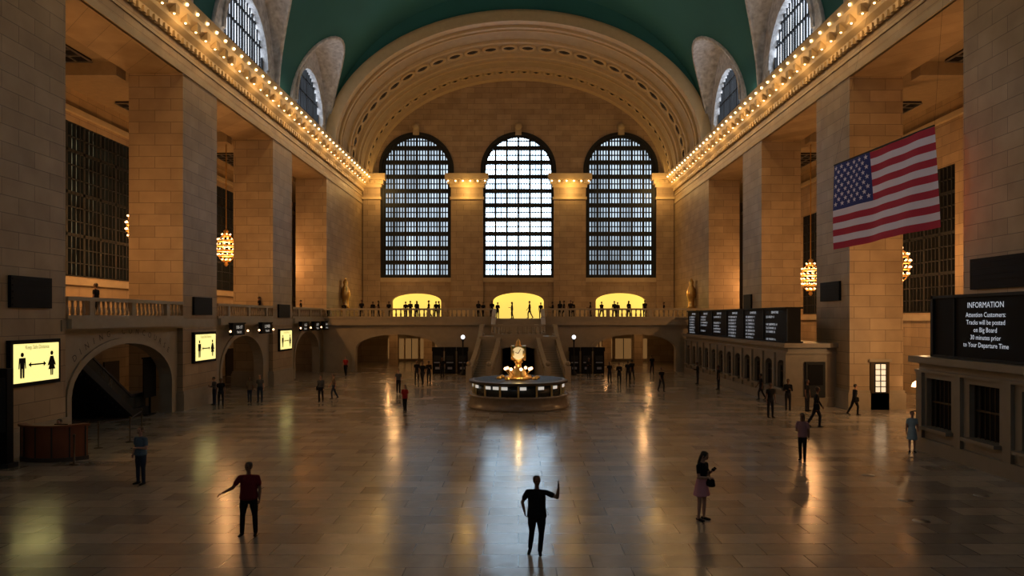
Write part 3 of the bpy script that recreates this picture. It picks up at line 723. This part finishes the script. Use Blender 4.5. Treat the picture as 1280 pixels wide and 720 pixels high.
def person_mesh(key,voxel=.02,fingers=False,tdir=(0,0,1),tL=(-.03,.0,-1),sL=(0,0,-1),tR=(.03,0,-1),sR=(0,0,-1),fL=(-.15,1,0),fR=(.15,1,0),
                uL=(-.18,0,-1),aL=(-.05,.15,-1),uR=(.18,0,-1),aR=(.05,.15,-1),yaw=0,pitch=0,hair='short',skirt=None,sleeve='short',legs='trousers',bag=None,phone=None,w=1.0,loose=0,seed=0):
    T=norm(tdir); P=V3(0,0,.95); pr=[]; X=V3(1,0,0)
    A=lambda pts,rad,lab,side=(1,0,0),e=1.0: pr.append(Prim(pts,rad,side,lab,e))
    A([P+T*-.02,P+T*.10,P+T*.20],[(.155*w,.115*w),(.145*w,.105*w),(.14*w,.10*w)],TP)
    A([P+T*.15,P+T*.30,P+T*.40,P+T*.47],[(.14*w,.10*w),(.165*w,.118*w),(.165*w,.108*w),(.10*w,.08*w)],TP,(1,0,0),.6)
    A([P-V3(0,0,.06),P+T*.03],[(.16*w,.118*w),(.152*w,.112*w)],BT)
    if loose: A([P+T*.36,P+T*.1,P-V3(0,0,loose)],[(.168*w,.12*w),(.17*w,.135*w),(.19*w,.155*w)],TP,(1,0,0),.4)
    N=P+T*.5; 
    A([N-T*.04,N+T*.10+V3(0,.012,0)],[.056,.05],SK)
    J={}
    for sg,t,s_,f,u,a,sdn in ((-1,tL,sL,fL,uL,aL,'L'),(1,tR,sR,fR,uR,aR,'R')):
        hip=P+V3(sg*.085*w,0,-.04); kn=hip+norm(t)*.42; an=kn+norm(s_)*.41
        bare=legs=='bare'; lab=SK if bare else BT; k=0 if bare else .012
        A([hip,hip.lerp(kn,.5),kn],[.088*w,.072*w+k,.052+k],lab); A([kn,kn.lerp(an,.35),an],[.052+k,.050+k,.034+k*1.6],lab)
        fd=norm(f); side=fd.cross(V3(0,0,1)); side=side.normalized() if side.length>.1 else X
        A([an-fd*.045+V3(0,0,-.045),an+fd*.07+V3(0,0,-.05),an+fd*.165+V3(0,0,-.058)],[(.036,.036),(.044,.034),(.038,.022)],SH,side)
        A([an,an+V3(0,0,-.05)],[.036,.038],SH if not bare else SK)
        sh=P+T*.445+V3(sg*.175*w,0,0); el=sh+norm(u)*.285; wr=el+norm(a)*.245
        A([P+T*.455+V3(sg*.06,0,0),sh],[.06,.058],TP); A([sh,sh.lerp(el,.55)],[.058,.050+(.014 if loose else 0)],TP)
        A([sh.lerp(el,.5),el],[.044 if sleeve=='short' else .05,.040 if sleeve=='short' else .045],SK if sleeve=='short' else TP)
        A([el,el.lerp(wr,.3),wr],[.040,.040,.027] if sleeve=='short' else [.045,.044,.036],SK if sleeve=='short' else TP)
        hd=norm(a); ps=V3(0,1,0)-hd*hd.y; ps=ps.normalized() if ps.length>.2 else V3(0,0,1)
        A([wr,wr+hd*.04,wr+hd*.085],[(.024,.02),(.038,.017),(.040,.015)],SK,ps)
        J[sdn]=(wr,hd,ps,sg,an,el)
    if skirt:
        top=P+T*.10; hz=skirt; A([top,P-V3(0,0,.05),V3(0,P.y,hz)],[(.15*w,.11*w),(.18*w,.14*w),(.23*w,.19*w)],BT,(1,0,0),.15)
    Mh=Matrix.Rotation(yaw,4,'Z')@Matrix.Rotation(-pitch,4,'X'); hb=N+T*.09; 
    def HP(x,y,z): return hb+(Mh@V3(x,y+.02,z+.105))
    hs=Mh@X
    prof=[(-.105,.032,.036,.026),(-.085,.048,.06,.014),(-.045,.064,.08,.004),(0,.074,.09,0),(.05,.076,.094,-.006),(.085,.066,.082,-.010),(.102,.045,.06,-.012)]
    A([HP(0,y,z) for z,rx,ry,y in prof],[(rx,ry) for z,rx,ry,y in prof],SK,hs,.25)
    A([HP(0,.088,.015),HP(0,.108,-.028)],[.009,.014],SK,hs)
    A([HP(-.035,.078,.028),HP(.035,.078,.028)],[.014,.014],SK,Mh@V3(0,1,0))
    for sg in (-1,1): A([HP(sg*.076,-.005,.02),HP(sg*.076,-.008,-.025)],[(.010,.022),(.008,.014)],SK,hs)
    A([HP(0,-.02,-.03),HP(0,-.022,.03),HP(0,-.018,.07),HP(0,-.014,.098),HP(0,-.014,.113)],[(.080,.088),(.087,.102),(.084,.100),(.070,.085),(.046,.058)],HR,hs,.3)
    if hair=='long': A([HP(0,-.05,.05),HP(0,-.075,-.05),HP(0,-.07,-.18),HP(0,-.06,-.30)],[(.08,.06),(.088,.05),(.085,.04),(.06,.025)],HR,hs)
    if hair=='bun': A([HP(0,-.10,.04),HP(0,-.125,.05)],[.045,.04],HR,hs)
    if bag=='back': A([P+T*.08+V3(0,-.19,0),P+T*.28+V3(0,-.20,0),P+T*.42+V3(0,-.17,0)],[(.14,.09),(.14,.09),(.11,.06)],BG)
    if bag=='side':
        A([P+V3(.24,.02,-.12),P+V3(.25,.02,.08)],[(.05,.14),(.04,.12)],BG); A([P+V3(.22,0,.08),P+T*.30+V3(.1,.10,0),P+T*.47+V3(-.08,.03,0)],[.014,.014,.014],BG)
    if bag=='front':
        A([P+V3(.0,.26,-.02),P+V3(.0,.26,.12)],[(.06,.13),(.05,.10)],BG); A([P+V3(-.0,.23,.15),P+T*.28+V3(-.1,.16,0),P+T*.47+V3(-.12,.03,0)],[.013,.013,.013],BG)
    b=MB()
    for q in pr: q.mesh(b)
    me=bpy.data.meshes.new('t'); me.from_pydata(b.v,[],b.f); me.update()
    import bmesh
    bm=bmesh.new(); bm.from_mesh(me); bmesh.ops.recalc_face_normals(bm,faces=bm.faces); bm.to_mesh(me); bm.free()
    o=bpy.data.objects.new('t',me); COL.objects.link(o)
    md=o.modifiers.new('r','REMESH'); md.mode='VOXEL'; md.voxel_size=voxel
    ms=o.modifiers.new('s','SMOOTH'); ms.factor=.5; ms.iterations=2
    r=eval_mesh(o); bpy.data.objects.remove(o)
    n=len(r.vertices); co=np.empty(n*3); r.vertices.foreach_get('co',co); co=co.reshape(-1,3)
    F=[tuple(p.vertices) for p in r.polygons]; cen=np.array([co[list(f)].mean(0) for f in F])
    vals=np.stack([q.val(cen) for q in pr]); own=vals.argmin(0); lab=[pr[k].l for k in own]
    b=MB(); b.v=[tuple(c) for c in co]; b.f=F; b.m=lab; b.sm=[True]*len(F)
    for sg in (-1,1): 
        c=HP(sg*.030,.086,.008); b.ball(c,.0125,EY,8,6)
    c=HP(0,.083,-.058); b.ball(c,.02,EY,8,5,(1.1,.5,.28))
    for k in ('L','R'):
        wr,hd,ps,sg,an,el=J[k]; pn=hd.cross(ps)
        if pn.dot(V3(-sg,0,0))<0: pn=-pn
        kb=wr+hd*.085
        for i in range(4):
            L=(.072,.082,.077,.06)[i]; off=ps*(.030-.020*i); p0=kb+off-hd*.012; cu=.25+.1*i; d=hd.copy(); pts=[p0]
            for s2 in (.45,.32,.23):
                d=(d+pn*cu*.9).normalized(); pts.append(pts[-1]+d*L*s2)
            rr=[.0095,.0088,.008,.0065]
            rs=[]
            for p,r_ in zip(pts+[pts[-1]+d*.005],rr+[.003]):
                s1=ps; f1=d.cross(s1).normalized(); rs.append([p+s1*math.cos(2*pi*j/6)*r_+f1*math.sin(2*pi*j/6)*r_ for j in range(6)])
            b.rings(rs,SK,True,True)
        d=(hd*.6+ps*.75+pn*.25).normalized(); p0=wr+hd*.028+ps*.026; pts=[p0,p0+d*.032,p0+d*.032+(d*.5+hd*.6+pn*.2).normalized()*.028,p0+d*.032+(d*.5+hd*.6+pn*.2).normalized()*.034]
        s1=pn; f1=d.cross(s1).normalized(); b.rings([[p+s1*math.cos(2*pi*j/6)*r_+f1*math.sin(2*pi*j/6)*r_ for j in range(6)] for p,r_ in zip(pts,(.012,.011,.009,.004))],SK,True,True)
        if phone==k:
            c=kb+pn*.022+hd*.02; w2,h2,t2=.037,.075,.005
            rs=[[c+ps*x+hd*y+pn*z for x,y in ((-w2,-h2),(w2,-h2),(w2,h2),(-w2,h2))] for z in (-t2,t2)]; b.rings(rs,EY)
    zmin=min(v[2] for v in b.v); b.v=[(x,y,z-zmin) for x,y,z in b.v]
    me=bpy.data.meshes.new('figure_'+key); me.from_pydata(b.v,[],b.f)
    for i in range(7): me.materials.append(MP_DEF[i])
    me.polygons.foreach_set('material_index',b.m); me.polygons.foreach_set('use_smooth',b.sm); me.update()
    return me,(HP(0,0,.125).z-zmin)
M['skinA']=mat('skin_light',(.34,.19,.13),.55,noise=.05,spec=.3); M['skinB']=mat('skin_brown',(.15,.075,.045),.55,noise=.05,spec=.3)
M['hairdk']=mat('hair_dark',(.012,.009,.007),.6); M['hairbr']=mat('hair_brown',(.05,.028,.015),.6)
for n,c in dict(black=(.008,.008,.009),char=(.016,.016,.02),maroon=(.11,.010,.013),bluegrey=(.07,.11,.155),jeans=(.018,.027,.05),pink=(.50,.23,.27),rose=(.27,.15,.165),lblue=(.26,.35,.41),red=(.26,.02,.02),tan=(.14,.10,.07),shoe=(.008,.008,.008),grey=(.07,.07,.075),white=(.5,.5,.48),eye=(.012,.01,.01)).items():
    M['c_'+n]=mat('cloth_'+n,c,.85,noise=.12,nscale=12,spec=.15)
MP_DEF=[M['skinB'],M['hairdk'],M['c_black'],M['c_char'],M['c_shoe'],M['c_eye'],M['c_black']]
def place(me,loc,rotdeg,h,zmax,cols,name):
    o=bpy.data.objects.new(name,me); COL.objects.link(o); s_=h/zmax
    o.location=loc; o.scale=(s_,s_,s_); o.rotation_euler=(0,0,math.radians(rotdeg))
    for i,c in enumerate(cols):
        if c: o.material_slots[i].link='OBJECT'; o.material_slots[i].material=M[c]
    return o
def W(px,py): 
    D=4450/(py-397); return ((px-648)*D/890,D,0)
me,z=person_mesh('selfie',.011,True,tL=(-.02,.12,-1),sL=(.09,-.10,-1),tR=(.03,-.06,-1),sR=(.14,-.35,-1),fR=(.1,1,-.35),uL=(-.70,.25,-.22),aL=(-.15,.25,1),uR=(.45,-.2,-.9),aR=(-.25,.55,-.65),yaw=.4,pitch=-.08,hair='bun',sleeve='short',phone='L',w=1.2,loose=.10,seed=1)
place(me,W(671,694),172,1.68,z,['skinB','hairdk','c_black','c_black','c_shoe',None,None],'woman')
me,z=person_mesh('pointing',.011,True,tL=(-.10,.0,-1),sL=(-.04,0,-1),tR=(.10,0,-1),sR=(.04,0,-1),uL=(-.18,-.05,-1),aL=(-.02,.3,-1),uR=(.50,.15,-.80),aR=(.85,.25,-.38),yaw=-.3,hair='short',w=1.18,loose=.04)
place(me,W(311,669),185,1.69,z,['skinB','hairdk','c_maroon','c_black','c_shoe',None,None],'man')
me,z=person_mesh('reading',.011,True,tL=(-.05,.04,-1),sL=(-.02,-.02,-1),tR=(.05,0,-1),sR=(.03,-.05,-1),uL=(-.22,.12,-1),aL=(.55,.8,.15),uR=(.30,-.15,-1),aR=(-.2,.5,-.9),yaw=.2,pitch=.0,hair='short',w=1.1,phone='L',loose=.03)
place(me,W(176,605),160,1.73,z,['skinA','hairbr','c_bluegrey','c_jeans','c_shoe',None,None],'man')
me,z=person_mesh('phonegirl',.011,True,tdir=(0,.04,1),tL=(-.02,.04,-1),sL=(0,-.03,-1),tR=(.02,.0,-1),sR=(.02,-.06,-1),uL=(-.08,.05,-1),aL=(.25,.75,.62),uR=(.12,.1,-1),aR=(-.25,.95,.1),yaw=.1,pitch=.4,hair='long',legs='bare',skirt=.64,phone='L',bag='front',w=1.06,loose=.0)
place(me,W(877,650),225,1.70,z,['skinA','hairdk','c_black','c_pink','c_shoe',None,'c_black'],'woman')
G={}
G['stand']=person_mesh('stand',.02,tL=(-.08,0,-1),tR=(.08,0,-1))
G['walk']=person_mesh('walk',.018,tL=(-.02,.42,-1),sL=(0,-.05,-1),tR=(.02,-.30,-1),sR=(0,-.55,-1),fR=(0,1,-.45),uL=(-.1,-.35,-1),aL=(0,.15,-1),uR=(.1,.35,-1),aR=(0,.7,-1))
G['walkbag']=person_mesh('walkbag',.018,tdir=(0,.08,1),tR=(.02,.40,-1),sR=(0,-.05,-1),tL=(-.02,-.32,-1),sL=(0,-.6,-1),fL=(0,1,-.45),uR=(.1,-.3,-1),aR=(0,.2,-1),uL=(-.1,.3,-1),aL=(0,.6,-1),sleeve='long',bag='side')
G['phone']=person_mesh('phone',.018,uL=(-.15,.2,-1),aL=(.4,.9,.35),uR=(.15,.1,-1),aR=(-.3,.8,.1),pitch=.3,sleeve='long',phone='L')
G['woman']=person_mesh('womanstand',.016,tL=(-.02,.15,-1),sL=(0,-.1,-1),tR=(.02,-.1,-1),sR=(0,-.25,-1),uR=(.15,.1,-1),aR=(-.2,.9,.2),hair='long',w=.92,loose=.04)
G['dress']=person_mesh('dress',.016,hair='bun',skirt=.55,legs='bare',bag='back',uL=(-.15,.1,-1),aL=(.1,.7,-.4),w=.95)
G['sit']=person_mesh('sit',.018,tL=(-.1,1,-.05),tR=(.1,1,-.05),uL=(-.1,.3,-1),aL=(.2,1,0),uR=(.1,.3,-1),aR=(-.2,1,0),sleeve='long')
ppl=[(1003,576,'woman',150,1.68,['skinB','hairdk','c_rose','c_black','c_shoe',None,None]),
(1020,534,'walkbag',250,1.85,[None]*7),(1140,565,'dress',165,1.53,['skinA','hairdk','c_lblue','c_lblue','c_shoe',None,'c_char']),
(1068,519,'walkbag',270,1.6,['skinA','hairdk','c_char','c_black','c_shoe',None,'c_black']),
(963,522,'stand',190,1.75,[None]*7),(985,513,'phone',160,1.7,[None]*7),(1009,514,'stand',220,1.7,[None]*7),(951,500,'walk',80,1.6,[None]*7),
(898,487,'stand',90,1.7,[None]*7),(872,480,'phone',90,1.65,[None]*7),(827,490,'walk',200,1.65,[None]*7),(785,478,'stand',0,1.7,[None]*7),(774,481,'phone',160,1.65,[None]*7),(790,476,'walk',10,1.7,[None]*7),(762,478,'stand',200,1.6,[None]*7),
(506,515,'woman',170,1.45,['skinA','hairdk','c_red','c_black','c_shoe',None,None]),(498,492,'walk',190,1.6,['skinA','hairdk','c_grey','c_black','c_shoe',None,None]),
(417,499,'walk',120,1.55,['skinA','hairbr','c_tan','c_jeans','c_shoe',None,None]),(401,503,'walkbag',190,1.6,['skinA','hairdk','c_grey','c_black','c_shoe',None,None]),
(312,503,'woman',190,1.5,['skinB','hairdk','c_tan','c_jeans','c_shoe',None,None]),(325,503,'stand',180,1.65,['skinA','hairbr','c_grey','c_jeans','c_shoe',None,None]),
(268,506,'phone',140,1.6,['skinA','hairdk','c_grey','c_jeans','c_shoe',None,None]),(276,508,'stand',200,1.6,[None]*7),(432,470,'walk',180,1.7,['skinA','hairdk','c_red','c_black','c_shoe',None,None]),
(521,478,'stand',180,1.7,[None]*7),(528,481,'walk',170,1.75,[None]*7),(536,479,'phone',180,1.7,[None]*7),
(553,472,'stand',180,1.7,[None]*7),(736,473,'phone',180,1.7,[None]*7),(815,468,'walk',180,1.7,[None]*7)]
for px,py,g,r,h,c in ppl:
    me,z=G[g]; nm='woman' if g in('woman','dress') else 'man'
    place(me,W(px,py),r,h,z,c,nm)
bk=['stand','phone','woman','walk']
for i,px in enumerate([452,466,473,486,507,513,521,536,545,549,598,604,615,622,640,662,676,691,700,705,713,716,738,752,768,772,786,806,830,430]):
    g=bk[i%4]; me,z=G[g]; yy=66.5+random.random()*1.8 if not(612<=px<=685) else 67.4+random.random()*3
    place(me,((px-648)*yy/890,yy,4.9),random.choice([180,170,90,200,0]),1.55+.2*random.random(),z,[None]*7,'balcony_visitor')
for px in (120,324,376): 
    me,z=G['stand']; D=-18.9*890/(px-648); place(me,(-18.9,D,4.9),90,1.65,z,[None]*7,'balcony_visitor')
me,z=G['sit']; o=place(me,(cx-.1,cy+.30,0),180,1.36,z,['skinA','hairdk','c_black','c_char','c_shoe',None,None],'seated_clerk')
# ------------------------------------------------------------------ world, camera
w=bpy.data.worlds.new('World'); S.world=w; w.use_nodes=True; w.node_tree.nodes['Background'].inputs[0].default_value=(.35,.5,.7,1); w.node_tree.nodes['Background'].inputs[1].default_value=.03
cam=bpy.data.cameras.new('camera'); cam.lens=890/1280*36; cam.sensor_width=36; cam.shift_x=-8/1280; cam.shift_y=37/1280; cam.clip_end=300
co=bpy.data.objects.new('camera',cam); co.location=(0,0,5); co.rotation_euler=(pi/2,0,0); COL.objects.link(co); S.camera=co
try: S.view_settings.view_transform='Standard'; S.view_settings.look='None'
except Exception: pass
